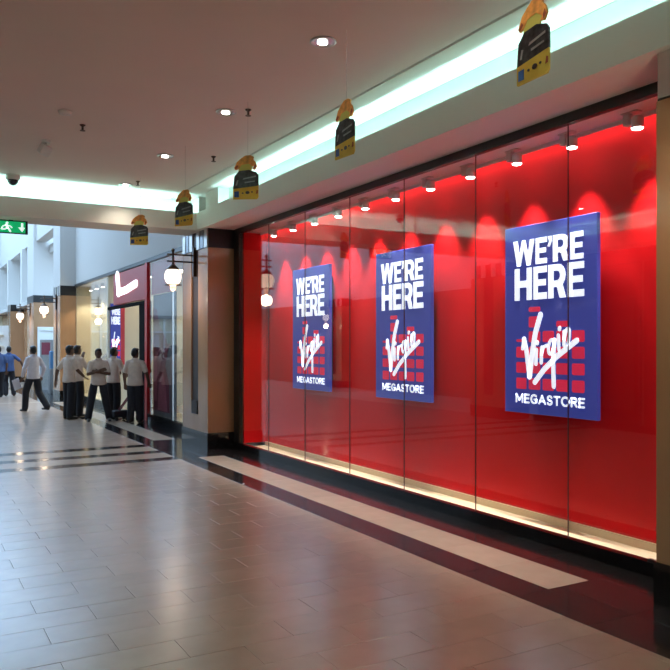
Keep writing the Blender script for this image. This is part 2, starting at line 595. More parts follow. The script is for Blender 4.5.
# ------------------------------------------------------------------ pillars and bracket lamps
def pillar(label, x0, x1, y0, y1, side=1, top=ZS):
    """side +1: its decorated face looks towards -x"""
    fx, s = (x0, 1) if side > 0 else (x1, -1)
    r = thing('pillar', label, 'pillar', ((x0 + x1) / 2, (y0 + y1) / 2, 0), group='stone clad pillars along the mall')
    cx, cy = (x0 + x1) / 2, (y0 + y1) / 2
    hx, hy = (x1 - x0) / 2, (y1 - y0) / 2
    g = 0.17
    fl = -hx * s                      # local x of the decorated face
    def bx(n, m, a0, a1, *z):
        lo, hi = sorted((a0, a1))
        return Bx(n, m, r, lo, hi, *z)
    # shaft: core plus two facing panels leaving a slot between them
    bx('shaft', 'stone_tan', fl + s * 0.035, hx * s, -hy, hy, 0.26, 3.16)
    for (a, b) in ((-hy, -g), (g, hy)):
        p = MB(); lo, hi = sorted((fl, fl + s * 0.035))
        p.box(lo, hi, a, b, 0.26, 3.16)
        p.build('facing_panel', 'stone_tan', r)
    bx('slot_sill', 'stone_tan', fl, fl + s * 0.035, -g, g, 0.26, 0.52)
    ch = bx('slot_channel', 'slot_dark', fl + s * 0.02, fl + s * 0.035, -g, g, 0.52, 3.16)
    bx('slot_foot', 'slot_dark', fl - s * 0.012, fl + s * 0.03, -g * 0.75, g * 0.75, 0.52, 0.74)
    e = 0.012
    bx('plinth', 'granite_black', fl - s * e, hx * s, -hy - e, hy + e, 0, 0.26)
    bx('capital', 'frame_black', fl + s * 0.012, hx * s, -hy, hy, 3.16, top)
    n = 7
    for k in range(n):
        if k == n // 2:
            continue
        yc = -hy + (k + 0.5) * 2 * hy / n
        bx('capital_flute', 'chrome' if k % 2 else 'steel', fl - s * 0.01, fl + s * 0.012, yc - hy / n * 0.8, yc + hy / n * 0.8, 3.17, top - 0.005)
    return r


def bracket_lamp(label, x, y, side=1, lit=True):
    """x is the pillar face it is fixed to; the arm reaches towards -x for side +1"""
    r = thing('bracket_lamp', label, 'wall lamp', (x, y, 0), 0 if side > 0 else math.pi, group='globe lamps on the pillars')
    MB().box(-0.03, 0.03, -0.035, 0.035, 2.75, 3.22).build('wall_plate', 'bronze', r)
    for z in (3.09, 2.98):
        MB().tube([(0, 0, z), (-0.46, 0, z)], 0.014, 8).build('arm', 'bronze', r)
    MB().tube([(-0.36, 0, 3.14), (-0.36, 0, 2.86)], 0.018, 8).ell((-0.36, 0, 3.16), (0.03, 0.03, 0.03)).build('stem', 'bronze', r)
    MB().lathe([(0.03, 2.93), (0.06, 2.90), (0.10, 2.86), (0.105, 2.845)][::-1], (-0.36, 0, 0), 20).build('cap', 'bronze', r)
    MB().lathe([(0.042, 2.592), (0.078, 2.612), (0.108, 2.645), (0.128, 2.69), (0.134, 2.735), (0.128, 2.785), (0.112, 2.82), (0.092, 2.845)], (-0.36, 0, 0), 24).build('globe', 'lamp_glow', r)
    MB().lathe([(0.012, 2.505), (0.036, 2.52), (0.050, 2.55), (0.041, 2.591)], (-0.36, 0, 0), 18).build('tip_glass', 'lamp_tip', r)
    MB().tube([(-0.36 + 0.13 * math.cos(t / 24 * 2 * math.pi), 0.13 * math.sin(t / 24 * 2 * math.pi), 2.60) for t in range(25)], 0.008, 6, caps=False).build('ring', 'bronze', r)
    light('POINT', 'lamp_light', (-0.36, 0, 2.40), 9, (1.0, 0.74, 0.50), r, shadow_soft_size=0.1)
    return r


PX0 = 4.13
pillar('tan stone pillar with black plinth between the red shopfront and the next store', PX0, 4.62, 11.28, 12.50)
pillar('tan stone pillar at the right edge, beside the nearest end of the red shopfront', PX0, 4.62, 1.97, 3.165)
pillar('tan stone pillar behind the group of staff in beige shirts', 4.15, 4.68, 24.2, 25.4)
pillar('tan stone pillar on the opposite side of the mall near the camera', XL - 0.2, -2.3, 2.0, 3.2, -1)
pillar('tan stone pillar on the opposite side of the mall just past the cross beam', XL - 0.2, -2.3, 12.6, 13.8, -1)
pillar('tan stone pillar on the opposite side of the wide atrium', -6.0, -5.55, 25.4, 26.6, -1)
bracket_lamp('lit globe lamp on the pillar left of the red shopfront', PX0, 11.90)
bracket_lamp('lit globe lamp on the pillar at the right edge', PX0, 2.59)
bracket_lamp('lit globe lamp on the pillar behind the staff', 4.15, 24.85)
bracket_lamp('smallest lit globe lamp, on the farthest wall end', 4.15, 30.4)
bracket_lamp('globe lamp on the opposite pillar near the camera', -2.3, 2.6, -1)
bracket_lamp('globe lamp on the pillar across the wide atrium', -5.55, 26.0, -1)

# ------------------------------------------------------------------ red shopfront (window_1) and its display
YA, YB = 11.05, 3.18
win = struct(Bx('window_1', 'granite_black', None, XW - 0.02, XW + 0.05, YB, 11.27, 0, 0.10), 'long glazed shopfront with a red display behind it')
Bx('header_frame', 'frame_black', win, XW - 0.02, XW + 0.04, YB, 11.27, 3.38, ZS)
Bx('edge_frame', 'frame_black', win, XW - 0.02, XW + 0.04, YA, 11.27, 0.10, 3.38)
jy = [YA, 10.01, 8.87, 7.72, 6.60, 5.45, 4.33, YB]
for k in range(7):
    a, b = jy[k + 1], jy[k]
    p = Bx('pane', 'pane_glass', win, XW + 0.005, XW + 0.015, a + 0.0013, b - 0.0013, 0.10, 3.38)
    if k:
        Bx('glass_joint', 'joint_dark', win, XW + 0.004, XW + 0.016, b - 0.0013, b + 0.0013, 0.10, 3.38)
Bx('glass_clamp', 'frame_black', win, XW - 0.03, XW + 0.0, 3.42, 3.56, 0.10, 0.125)
XR = 5.02
wd = struct(Bx('wall_display', 'display_red', None, XR, XR + 0.1, YB, YA + 0.1, 0.105, 3.42), 'red backing wall behind the shopfront glass')
Bx('side_return', 'display_red', wd, XW + 0.06, XR, YA, YA + 0.05, 0.10, 3.40)
Bx('side_return', 'display_red', wd, XW + 0.06, XR, YB - 0.05, YB, 0.10, 3.40)
Bx('display_floor', 'display_floor', wd, XW + 0.05, XR + 0.1, YB, YA + 0.05, 0.0, 0.04)
Bx('skirting', 'display_skirt', wd, XR - 0.02, XR + 0.02, YB, YA, 0.04, 0.105)
Bx('display_soffit', 'display_ceiling', wd, XW + 0.04, XR + 0.1, YB - 0.05, YA + 0.1, 3.40, ZS)
Bx('outer_skin', 'wall_brown', wd, XR + 0.1, XR + 0.15, YB - 0.2, 12.5, 0, 4.2)

Bx('light_lip', 'display_ceiling', wd, XR - 0.10, XR - 0.09, YB, YA, 3.372, 3.40)
Bx('wash_strip', 'wash_emit', wd, XR - 0.085, XR - 0.07, YB + 0.02, YA - 0.02, 3.392, 3.40)
sp0 = thing('display_spotlight', 'x', 'spotlight', (4.82, 3.86, 3.40))
MB().box(-0.03, 0.03, -0.02, 0.13, -0.012, 0).build('track_plate', 'spot_body', sp0)
MB().cbox(-0.028, 0.028, 0.055, 0.115, -0.10, -0.012, 0.006).build('driver_box', 'spot_body', sp0)
hd = MB().lathe([(0.046, -0.135), (0.046, -0.06), (0.036, -0.045), (0.02, -0.04)], (0, 0, 0), 18).build('head', 'spot_body', sp0)
MB().lathe([(0.030, -0.145), (0.041, -0.139), (0.043, -0.134)], (0, 0, 0), 18).build('lens', 'spot_lens', hd)
MB().tube([(0, 0.0, -0.07), (0, 0.06, -0.07)], 0.012, 8).build('knuckle', 'spot_body', sp0)
light('SPOT', 'beam', (0, 0, -0.155), SPOT_W, (1.0, 0.93, 0.82), sp0, spot_size=math.radians(66), spot_blend=0.8, shadow_soft_size=0.03)
ORD = ['first', 'second', 'third', 'fourth', 'fifth', 'sixth', 'seventh', 'eighth', 'ninth', 'tenth', 'eleventh']
for k in range(11):
    q = sp0 if k == 0 else copy_tree(sp0)
    q.location = (4.82, 3.86 + 0.647 * k, 3.40)
    tag(q, 'small white spotlight above the red display, %s from the right' % ORD[k], 'spotlight', 'spotlights above the red display')


# lettering -------------------------------------------------------
def text_mesh(body, bold=0.0, spacing=1.0):
    cu = bpy.data.curves.new('txt', 'FONT')
    cu.body = body
    cu.offset = bold
    cu.space_character = spacing
    cu.resolution_u = 4
    ob = bpy.data.objects.new('txt', cu)
    COL.objects.link(ob)
    dg = bpy.context.evaluated_depsgraph_get()
    me = ob.evaluated_get(dg).to_mesh()
    vs_ = [tuple(v.co) for v in me.vertices]
    fs_ = [tuple(p.vertices) for p in me.polygons]
    ob.evaluated_get(dg).to_mesh_clear()
    bpy.data.objects.remove(ob)
    bpy.data.curves.remove(cu)
    xs = [v[0] for v in vs_]; ys = [v[1] for v in vs_]
    x0, x1, y0, y1 = min(xs), max(xs), min(ys), max(ys)
    return [((v[0] - x0) / (x1 - x0), (v[1] - y0) / (y1 - y0)) for v in vs_], fs_


def put_text(name, m, parent, body, frame, box, bold, t0, t1, spacing=1.0):
    """box = (a0, a1, b0, b1) in the frame's units; sides are closed so the letters have thickness"""
    v2, fs = text_mesh(body, bold, spacing)
    a0, a1, b0, b1 = box
    P = [(a0 + x * (a1 - a0), b0 + y * (b1 - b0)) for x, y in v2]
    n = len(P)
    mb = MB()
    mb.v = [tuple(frame(x, y, t0)) for x, y in P] + [tuple(frame(x, y, t1)) for x, y in P]
    edges = {}
    for f in fs:
        mb.f.append(tuple(k + n for k in f)); mb.sm.append(False)
        mb.f.append(tuple(reversed(f))); mb.sm.append(False)
        for k in range(len(f)):
            e = (f[k], f[(k + 1) % len(f)])
            edges[e] = edges.get(e, 0) + 1
    for (i, j) in edges:
        if (j, i) not in edges:
            mb.f.append((i, j, j + n, i + n)); mb.sm.append(False)
    return mb.build(name, m, parent)


PW, PH = 1.085, 1.69
HEAD1 = [(0.105, 0.352), (0.366, 0.490), (0.497, 0.542), (0.556, 0.722), (0.738, 0.868)]
HEAD2 = [(0.122, 0.322), (0.342, 0.490), (0.506, 0.692), (0.708, 0.874)]


def glyph(ch):
    """heavy sans capitals as convex pieces in a unit box"""
    def rc(x0, y0, x1, y1):
        return [(x0, y0), (x1, y0), (x1, y1), (x0, y1)]
    if ch == 'E':
        return [rc(0, 0, .32, 1), rc(.3, .80, 1, 1), rc(.3, .41, .92, .60), rc(.3, 0, 1, .20)]
    if ch == 'H':
        return [rc(0, 0, .29, 1), rc(.71, 0, 1, 1), rc(.28, .40, .72, .61)]
    if ch == 'W':
        return [[(0, 1), (.18, 0), (.36, 0), (.21, 1)], [(.18, 0), (.36, 0), (.575, 1), (.425, 1)], [(.64, 0), (.82, 0), (.575, 1), (.425, 1)], [(.64, 0), (.82, 0), (1, 1), (.79, 1)]]
    if ch == "'":
        return [[(.1, 1), (1, 1), (1, .80), (.55, .60), (.0, .62), (.45, .80)]]
    if ch == 'R':
        out = [rc(0, 0, .30, 1), [(.46, .40), (.80, .44), (1, 0), (.66, 0)]]
        oc, ic = [], []
        for k in range(9):
            t = math.pi / 2 - math.pi * k / 8
            oc.append((.58 + .40 * math.cos(t), .665 + .335 * math.sin(t)))
            ic.append((.50 + .18 * math.cos(t), .665 + .145 * math.sin(t)))
        out += [[oc[k], ic[k], ic[k + 1], oc[k + 1]] for k in range(8)]
        out += [[(.28, 1), (.28, .81), ic[0], oc[0]], [(.28, .52), (.28, .33), oc[-1], ic[-1]]]
        return out


def store_name(parent, fr, a0, a1, b0, b1):
    """MEGASTORE drawn with even strokes, letter by letter"""
    def arc(cx, cy, rx, ry, t0, t1, n=10):
        return [(cx + rx * math.cos(math.radians(t0 + (t1 - t0) * k / n)), cy + ry * math.sin(math.radians(t0 + (t1 - t0) * k / n))) for k in range(n + 1)]
    G = {'M': (1.25, [[(.02, 0), (.02, 1)], [(.02, 1), (.5, .25)], [(.5, .25), (.98, 1)], [(.98, 1), (.98, 0)]]),
         'E': (.78, [[(.05, 0), (.05, 1)], [(.05, 1), (1, 1)], [(.05, .52), (.9, .52)], [(.05, 0), (1, 0)]]),
         'G': (1.1, [arc(.52, .5, .5, .52, 45, 325), [(.95, .12), (.95, .45)], [(.95, .45), (.58, .45)]]),
         'A': (1.1, [[(0, 0), (.5, 1)], [(.5, 1), (1, 0)], [(.2, .3), (.8, .3)]]),
         'S': (.82, [arc(.5, .76, .42, .26, 20, 270), arc(.5, .24, .45, .26, 90, -160)]),
         'T': (.9, [[(0, 1), (1, 1)], [(.5, 1), (.5, 0)]]),
         'O': (1.2, [arc(.5, .5, .5, .52, 0, 360, 18)]),
         'R': (.9, [[(.05, 0), (.05, 1)], [(.05, 1), (.6, 1)], arc(.6, .76, .36, .24, 90, -90), [(.6, .52), (.05, .52)], [(.5, .5), (.98, 0)]])}
    word = 'MEGASTORE'
    asp = PH / PW
    h = (b1 - b0) * asp
    gap = 0.42
    tot = sum(G[c][0] for c in word) + gap * (len(word) - 1)
    u = (a1 - a0) / tot
    x = a0
    wd_ = h * 0.20
    for c in word:
        w_, strokes = G[c]
        mb = MB()
        for st_ in strokes:
            mb.ribbon([(x + p[0] * w_ * u, b0 * asp + wd_ / 2 + p[1] * (h - wd_)) for p in st_], wd_, lambda a, b, t: fr(a, b / asp, t), 0.0, 0.004)
        mb.build('store_name_letter', 'poster_white', parent)
        x += (w_ + gap) * u


def headline(parent, fr, word, spans, b0, b1):
    for ch, (a0, a1) in zip(word, spans):
        mb = MB()
        for poly in glyph(ch):
            mb._poly3([(a0 + x * (a1 - a0), b0 + y * (b1 - b0)) for x, y in poly], fr, 0.0, 0.004)
        mb.build('headline_letter', 'poster_white', parent)


def smooth_path(p, it=2):
    for _ in range(it):
        q = [p[0]]
        for a, b in zip(p[:-1], p[1:]):
            q += [(a[0] * .75 + b[0] * .25, a[1] * .75 + b[1] * .25), (a[0] * .25 + b[0] * .75, a[1] * .25 + b[1] * .75)]
        p = q + [p[-1]]
    return p


def virgin_strokes():
    return [([(0.232, 0.392), (0.219, 0.345)], .030), ([(0.236, 0.395), (0.262, 0.335), (0.298, 0.199)], .040),
            ([(0.300, 0.196), (0.330, 0.320), (0.365, 0.425), (0.423, 0.520)], .046),
            ([(0.376, 0.338), (0.372, 0.264)], .030), ([(0.387, 0.372), (0.388, 0.378)], .030),
            ([(0.431, 0.272), (0.437, 0.350)], .030), ([(0.437, 0.318), (0.456, 0.352), (0.490, 0.360)], .026),
            (smooth_path([(0.575, 0.388), (0.530, 0.390), (0.505, 0.345), (0.522, 0.312), (0.560, 0.330), (0.577, 0.388)]), .026),
            ([(0.577, 0.388), (0.560, 0.290), (0.567, 0.152)], .036),
            ([(0.616, 0.412), (0.622, 0.340)], .028), ([(0.628, 0.443), (0.629, 0.449)], .030),
            ([(0.676, 0.430), (0.676, 0.362)], .028), (smooth_path([(0.678, 0.395), (0.700, 0.445), (0.732, 0.442), (0.726, 0.395), (0.717, 0.365)]), .026),
            ([(0.359, 0.168), (0.46, 0.235), (0.60, 0.305), (0.804, 0.385)], .040)]


COLS = [(0.141, 0.26), (0.288, 0.417), (0.444, 0.567), (0.591, 0.72), (0.754, 0.879)]
ROWS = [(0.128, 0.188), (0.214, 0.272), (0.295, 0.354), (0.378, 0.436)]


def poster(label, y_left):
    zb = 1.015
    r = thing('lightbox_poster', label, 'poster', (4.90, y_left - PW / 2, zb), group='illuminated posters on the red display wall')
    MB().cbox(-0.02, 0.02, -PW / 2, PW / 2, 0, PH, 0.004).build('panel', 'poster_blue', r)
    Bx('mount', 'frame_black', r, 0.02, 0.12, -PW / 2 + 0.15, PW / 2 - 0.15, 0.15, PH - 0.15)

    def fr(a, b, t):
        return (-0.02 - t, PW / 2 - a * PW, b * PH)
    headline(r, fr, "WE'RE", HEAD1, 0.787, 0.923)
    headline(r, fr, "HERE", HEAD2, 0.602, 0.774)
    store_name(r, fr, 0.141, 0.874, 0.053, 0.104)
    bars = []
    for c, (a, b) in enumerate(COLS):
        for k, (z0, z1) in enumerate(ROWS):
            if c == 0 and k == 3:
                z1 = 0.395; z0 = 0.380
            bars.append((a, b, z0, z1))
    bars += [(0.288, 0.417, 0.456, 0.514), (0.288, 0.417, 0.538, 0.564), (0.591, 0.72, 0.455, 0.485)]
    for a, b, z0, z1 in bars:
        c = 0.010
        pl = [(a + c, z0), (b - c, z0), (b, z0 + c * .6), (b, z1 - c * .6), (b - c, z1), (a + c, z1), (a, z1 - c * .6), (a, z0 + c * .6)]
        mb = MB(); mb._poly3(pl, fr, 0.0, 0.003)
        mb.build('equalizer_bar', 'poster_red', r)
    mb = MB()
    asp = PH / PW
    for pts, wd_ in virgin_strokes():
        P2 = [(p[0], p[1] * asp) for p in pts]
        mb.ribbon(P2, wd_ * 1.12, lambda a, b, t: fr(a, b / asp, t), 0.003, 0.007)
    mb.build('brand_script', 'poster_white', r)
    return r


poster('blue illuminated poster nearest the right, largest of the three', 5.378)
poster('blue illuminated poster in the middle of the red display', 7.605)
poster('blue illuminated poster farthest left, smallest of the three', 9.818)


# ------------------------------------------------------------------ ceiling fittings
def downlight(label, x, y):
    r = thing('downlight', label, 'downlight', (x, y, ZC), group='recessed ceiling downlights')
    mb = MB()
    mb.lathe([(0.10, 0.0), (0.105, -0.012), (0.09, -0.016), (0.075, -0.008), (0.07, 0.0)], n=24)
    mb.build('trim_ring', 'steel', r)
    MB().lathe([(0.072, -0.006), (0.05, -0.003), (0.01, -0.002)], n=24).build('reflector', 'steel', r)
    MB().ell((0.0, 0.012, -0.012), (0.042, 0.035, 0.012)).build('bulb', 'bulb', r)
    light('SPOT', 'beam', (0, 0, -0.04), DOWN_W, (1.0, 0.84, 0.68), r, spot_size=math.radians(120), spot_blend=0.8, shadow_soft_size=0.06)
    return r


NM = {5.2: 'nearest recessed downlight, brightest, above the hanging signs', 7.25: 'second nearest recessed downlight above the hanging signs',
      9.3: 'third recessed downlight towards the cross beam', 11.25: 'farthest recessed downlight beside the cross beam'}
for y, lab in NM.items():
    downlight(lab, 2.85, y)
for k, y in enumerate((3.1, 1.0, -1.1, -3.2, -5.3, -7.4)):
    downlight('recessed downlight behind the camera over the right of the mall, %s back' % ORD[k], 2.85, y)
for k, y in enumerate((9.3, 5.2, -3.2, -7.4)):
    downlight('recessed downlight over the left of the mall, %s from the beam' % ORD[k], -1.0, y)


def sprinkler(label, x, y):
    r = thing('sprinkler', label, 'sprinkler', (x, y, ZC), group='fire sprinklers')
    MB().lathe([(0.012, -0.055), (0.012, -0.02), (0.03, -0.008), (0.032, 0.0)], n=12).build('stem', 'bronze', r)
    MB().lathe([(0.028, -0.066), (0.03, -0.062), (0.01, -0.055)], n=12).build('deflector', 'bronze', r)


for lab, x, y in (('dark sprinkler head beside the silver ceiling spotlight', 1.68, 8.45), ('dark sprinkler head beside the second nearest downlight', 3.02, 7.08),
                  ('dark sprinkler head near the third hanging sign', 3.39, 9.05), ('dark sprinkler head beside the farthest downlight', 2.95, 10.95)):
    sprinkler(lab, x, y)
r = thing('ceiling_spotlight', 'silver square adjustable spotlight on the left of the ceiling', 'spotlight', (1.44, 9.3, ZC))
MB().lathe([(0.045, -0.03), (0.05, 0.0)], n=16).build('base', 'white_plastic', r)
MB().tube([(0, 0, -0.03), (0, 0, -0.07)], 0.012, 8).build('stem', 'steel', r)
hh = MB().cbox(-0.06, 0.06, -0.055, 0.055, -0.09, 0.03, 0.01).build('head', 'white_plastic', r)
hh.location = (0, 0, -0.085); hh.rotation_euler = (0.5, 0.3, 0.3)
MB().lathe([(0.04, -0.093), (0.045, -0.088)], n=16).build('lens', 'white_plastic', hh)
r = thing('smoke_detector', 'round white smoke detector flush on the ceiling', 'smoke detector', (1.43, 8.05, ZC))
MB().lathe([(0.05, -0.035), (0.062, -0.028), (0.066, -0.01), (0.07, 0.0)], n=20).build('housing', 'white_plastic', r)
MB().lathe([(0.02, -0.04), (0.03, -0.035)], n=16).build('sensor', 'white_plastic', r)
r = thing('dome_camera', 'dark dome security camera beside the cross beam light', 'camera', (1.33, 11.42, ZC))
MB().lathe([(0.085, -0.07), (0.095, -0.05), (0.095, -0.0)], n=20).build('housing', 'white_plastic', r)
MB().lathe([(0.012, -0.145), (0.045, -0.130), (0.068, -0.10), (0.075, -0.07)], n=20).build('dome', 'dark_plastic', r)


# ------------------------------------------------------------------ hanging signs
def hanging_sign(label, y, ang, x=2.905, zb=3.05):
    r = thing('hanging_sign', label, 'hanging sign', (x, y, zb), ang, group='die-cut cardboard signs hung from the ceiling')
    T = 0.006
    w_, h = 0.125, 0.165
    MB().prism([(-w_, 0.0), (w_ - 0.015, 0.0), (w_, 0.02), (w_, 0.13), (-w_, 0.10)], 'y', -T, T).build('banner', 'card_yellow', r)
    MB().prism([(-w_, 0.10), (w_, 0.13), (w_, 0.235), (w_ - 0.02, 0.262), (0.03, 0.285), (-0.065, 0.275), (-w_ + 0.012, 0.225)], 'y', -T, T).build('picture', 'card_black', r)
    for (pl, m) in (([(-0.03, 0.19), (0.10, 0.215), (0.10, 0.228), (-0.02, 0.205)], 'card_grey'),
                    ([(-0.10, 0.135), (-0.085, 0.185), (-0.072, 0.183), (-0.085, 0.135)], 'card_grey'),
                    ([(-0.01, 0.155), (0.09, 0.17), (0.09, 0.18), (-0.01, 0.168)], 'card_grey')):
        MB().prism(pl, 'y', -T - 0.0015, T + 0.0015).build('picture_streak', m, r)
    MB().prism([(-0.075, 0.265), (0.055, 0.272), (0.075, 0.345), (0.0, 0.365), (-0.06, 0.335)], 'y', -T * .8, T * .8).build('neck', 'card_lime', r)
    hat = [(-0.115, 0.305), (-0.10, 0.285), (-0.062, 0.300), (-0.04, 0.335), (0.03, 0.345), (0.075, 0.315), (0.062, 0.292), (0.09, 0.285), (0.112, 0.318), (0.098, 0.362),
           (0.075, 0.385), (0.08, 0.412), (0.05, 0.428), (-0.005, 0.425), (-0.045, 0.398), (-0.085, 0.365)]
    MB().prism(hat[::-1], 'y', -T, T).build('crown', 'card_orange', r)
    MB().prism([(-0.108, 0.303), (-0.098, 0.293), (-0.072, 0.318), (-0.085, 0.335)], 'y', -T - 0.001, T + 0.001).build('crown_edge', 'card_rim', r)
    MB().prism([(0.085, 0.292), (0.105, 0.318), (0.095, 0.345), (0.082, 0.318)], 'y', -T - 0.001, T + 0.001).build('crown_edge', 'card_rim', r)
    MB().prism([(-0.112, 0.02), (-0.066, 0.02), (-0.066, 0.078), (-0.112, 0.074)], 'y', -T - 0.0015, T + 0.0015).build('blue_mark', 'card_blue', r)
    for cx_, rr in ((-0.03, 0.010), (0.018, 0.021), (0.062, 0.010)):
        MB().prism([(cx_ + rr * math.cos(k * math.pi / 4), 0.062 + cx_ * .12 + rr * .75 * math.sin(k * math.pi / 4)) for k in range(8)], 'y', -T - 0.0015, T + 0.0015).build('print_mark', 'card_black', r)
    MB().prism([(0.10, 0.05), (0.12, 0.055), (0.12, 0.085), (0.108, 0.09)], 'y', -T - 0.0015, T + 0.0015).build('print_mark', 'card_rim', r)
    MB().tube([(0.02, 0, 0.425), (0.02, 0, ZC - zb)], 0.0016, 5).build('string', 'string', r)


for y, ang, lab in ((3.02, -1.62, 'hanging yellow and black sign nearest the camera, largest'), (4.96, -1.49, 'hanging yellow and black sign turned nearly edge on, second nearest'),
                    (6.87, -0.60, 'hanging yellow and black sign, middle one of the five'), (8.75, -0.93, 'hanging yellow and black sign in front of the cove corner, fourth back'),
                    (10.72, -0.42, 'hanging yellow and black sign below the cross beam, farthest and smallest')):
    hanging_sign(lab, y, ang, 2.94 if y < 4 else 2.905)

# exit sign
r = thing('exit_sign', 'green lit emergency exit sign with running figure and arrow under the beam', 'exit sign', (1.43, 12.0, ZS + 0.02))
r.scale = (1, 1, 0.92)
Bx('case', 'dark_plastic', r, -0.30, 0.17, -0.03, 0.03, -0.235, -0.03)
Bx('hanger', 'dark_plastic', r, -0.09, -0.03, -0.02, 0.02, -0.03, 0.0)
MB().cbox(-0.285, 0.135, -0.036, -0.03, -0.222, -0.045, 0.001).build('legend_panel', 'exit_green', r)


def fx(a, b, t):
    return (a, -0.036 - t, b)


mb = MB()
for pts, wv in (([(-0.115, -0.075), (-0.113, -0.073)], .036), ([(-0.13, -0.105), (-0.105, -0.145), (-0.07, -0.205)], .026), ([(-0.12, -0.11), (-0.165, -0.125), (-0.185, -0.155)], .018),
                ([(-0.12, -0.11), (-0.075, -0.12), (-0.05, -0.145)], .018), ([(-0.11, -0.15), (-0.15, -0.175), (-0.19, -0.172)], .022)):
    mb.ribbon(pts, wv, fx, 0, 0.002)
mb.build('running_figure', 'exit_white', r)
mb = MB()
mb._poly3([(0.075, -0.065), (0.105, -0.065), (0.105, -0.135), (0.128, -0.135), (0.09, -0.205), (0.035, -0.135), (0.075, -0.135)], fx, 0, 0.002)
mb.build('arrow', 'exit_white', r)
Bx('doorway_mark', 'exit_white', r, -0.275, -0.215, -0.038, -0.036, -0.21, -0.06)

# ------------------------------------------------------------------ next store (window_2) beyond the pillar
X2 = 4.60
s2 = struct(Bx('window_2', 'granite_black', None, X2 - 0.02, X2 + 0.06, 12.5, 16.25, 0, 0.16), 'glazed front of the next store beside the entrance')
Bx('header_frame', 'frame_black', s2, X2 - 0.03, X2 + 0.05, 12.5, 24.2, 3.42, 3.50)
for a, b in ((12.52, 14.55), (14.57, 16.22)):
    Bx('pane', 'pane_glass', s2, X2 + 0.005, X2 + 0.015, a, b, 0.16, 3.42)
Bx('mullion', 'steel', s2, X2, X2 + 0.03, 14.55, 14.57, 0.16, 3.42)
Bx('red_header', 'shop_sign_red', s2, X2 + 0.06, X2 + 0.10, 14.7, 16.2, 2.72, 3.40)
Bx('display_floor', 'display_floor', s2, X2 + 0.06, 5.6, 12.5, 16.2, 0.0, 0.15)
Bx('display_back', 'wall_cream', s2, 5.6, 5.65, 12.5, 16.25, 0.0, 3.42)
gp = thing('window_graphic', 'maroon graphic panel with pink curves behind the store glass', 'graphic panel', (X2 + 0.10, 15.4, 0.15))
Bx('panel', 'slate', gp, 0, 0.03, -0.72, 0.80, 0.0, 2.56)
MB().prism([(0.80, 0.1), (-0.35, 0.1), (-0.30, 0.7), (-0.05, 1.05), (-0.28, 1.45), (0.05, 1.75), (0.35, 1.9), (0.55, 2.25), (0.80, 2.3)], 'x', -0.004, 0).build('maroon_shape', 'maroon', gp)
MB().prism([(0.45, 0.12), (-0.20, 0.12), (-0.12, 0.60), (0.10, 0.95), (0.30, 0.75), (0.42, 0.5)], 'x', -0.008, -0.004).build('pink_shape', 'maroon_pink', gp)
MB().prism([(0.72, 0.3), (0.55, 0.3), (0.5, 0.9), (0.6, 1.3), (0.75, 1.2)], 'x', -0.008, -0.004).build('pink_shape', 'maroon_pink', gp)
MB().ribbon(smooth_path([(0.72, 1.05), (0.35, 1.45), (-0.1, 1.35), (-0.35, 1.5)]), 0.05, lambda a, b, t: (-0.008 + t, a, b), 0, 0.004).build('pink_curve', 'maroon_pink', gp)
st = thing('stool', 'white round stool behind the store glass', 'stool', (4.665 + 0.55, 14.35, 0.15))
MB().lathe([(0.15, 0.36), (0.16, 0.38), (0.16, 0.41), (0.14, 0.42)], n=20).build('seat', 'white_plastic', st)
for k in range(4):
    t = math.pi / 4 + k * math.pi / 2
    MB().tube([(0.10 * math.cos(t), 0.10 * math.sin(t), 0.36), (0.14 * math.cos(t), 0.14 * math.sin(t), 0)], 0.016, 8).build('leg', 'white_plastic', st)
# entrance
d1 = struct(Bx('door_1', 'shop_red', None, X2 - 0.03, X2 + 0.05, 16.25, 16.42, 0, 3.42), 'open store entrance with red jamb and red sign header')
Bx('black_jamb', 'jamb_matte', d1, X2 + 0.02, X2 + 0.12, 16.42, 17.05, 0, 2.60)
Bx('lintel', 'jamb_matte', d1, X2, X2 + 0.10, 16.42, 20.0, 2.55, 2.62)
sg = thing('store_sign', 'red store sign with a glowing white tick mark over the entrance', 'sign', (X2 + 0.02, 18.2, 3.0))
MB().cbox(-0.04, 0.06, -1.75, 1.08, -0.36, 0.40, 0.006).build('panel', 'shop_sign_red', sg)
fs_ = lambda a, b, t: (-0.04 - t, a, b)
mb = MB()
mb.ribbon([(0.62, 0.33), (0.55, 0.10), (0.50, -0.06)], 0.26, fs_, 0, 0.03)
mb.ribbon([(0.52, -0.08), (-0.2, -0.06), (-1.1, 0.03)], 0.17, fs_, 0, 0.03)
mb.build('tick_mark', 'sign_glow', sg)
struct(Bx('wall_store_side', 'wall_cream', None, X2 + 0.02, 9.2, 20.0, 20.15, 0, 3.42), 'cream side wall inside the store entrance')
struct(Bx('wall_store_back', 'wall_cream', None, 9.2, 9.35, 12.5, 24.3, 0, 3.6), 'cream rear wall of the next store')
sc_ = struct(Bx('ceiling_store', 'display_ceiling', None, X2 + 0.05, 9.35, 12.5, 24.2, 3.42, 3.6), 'white ceiling of the next store')
for k, (x, y) in enumerate(((5.8, 17.5), (5.8, 19.2), (7.6, 17.5), (7.6, 19.2))):
    lt = thing('ceiling_panel_light', 'glowing square ceiling light inside the store, ' + ('front near', 'front far', 'rear near', 'rear far')[k], 'ceiling light', (x, y, 3.42), group='store ceiling lights')
    Bx('frame', 'white_plastic', lt, -0.32, 0.32, -0.32, 0.32, -0.02, 0)
    Bx('diffuser', 'shop_light', lt, -0.29, 0.29, -0.29, 0.29, -0.03, -0.02)
lt = thing('ceiling_panel_light', 'long glowing ceiling light above the display beside the pillar', 'ceiling light', (5.2, 14.0, 3.42), group='store ceiling lights')
Bx('frame', 'white_plastic', lt, -0.16, 0.16, -1.2, 1.2, -0.02, 0)
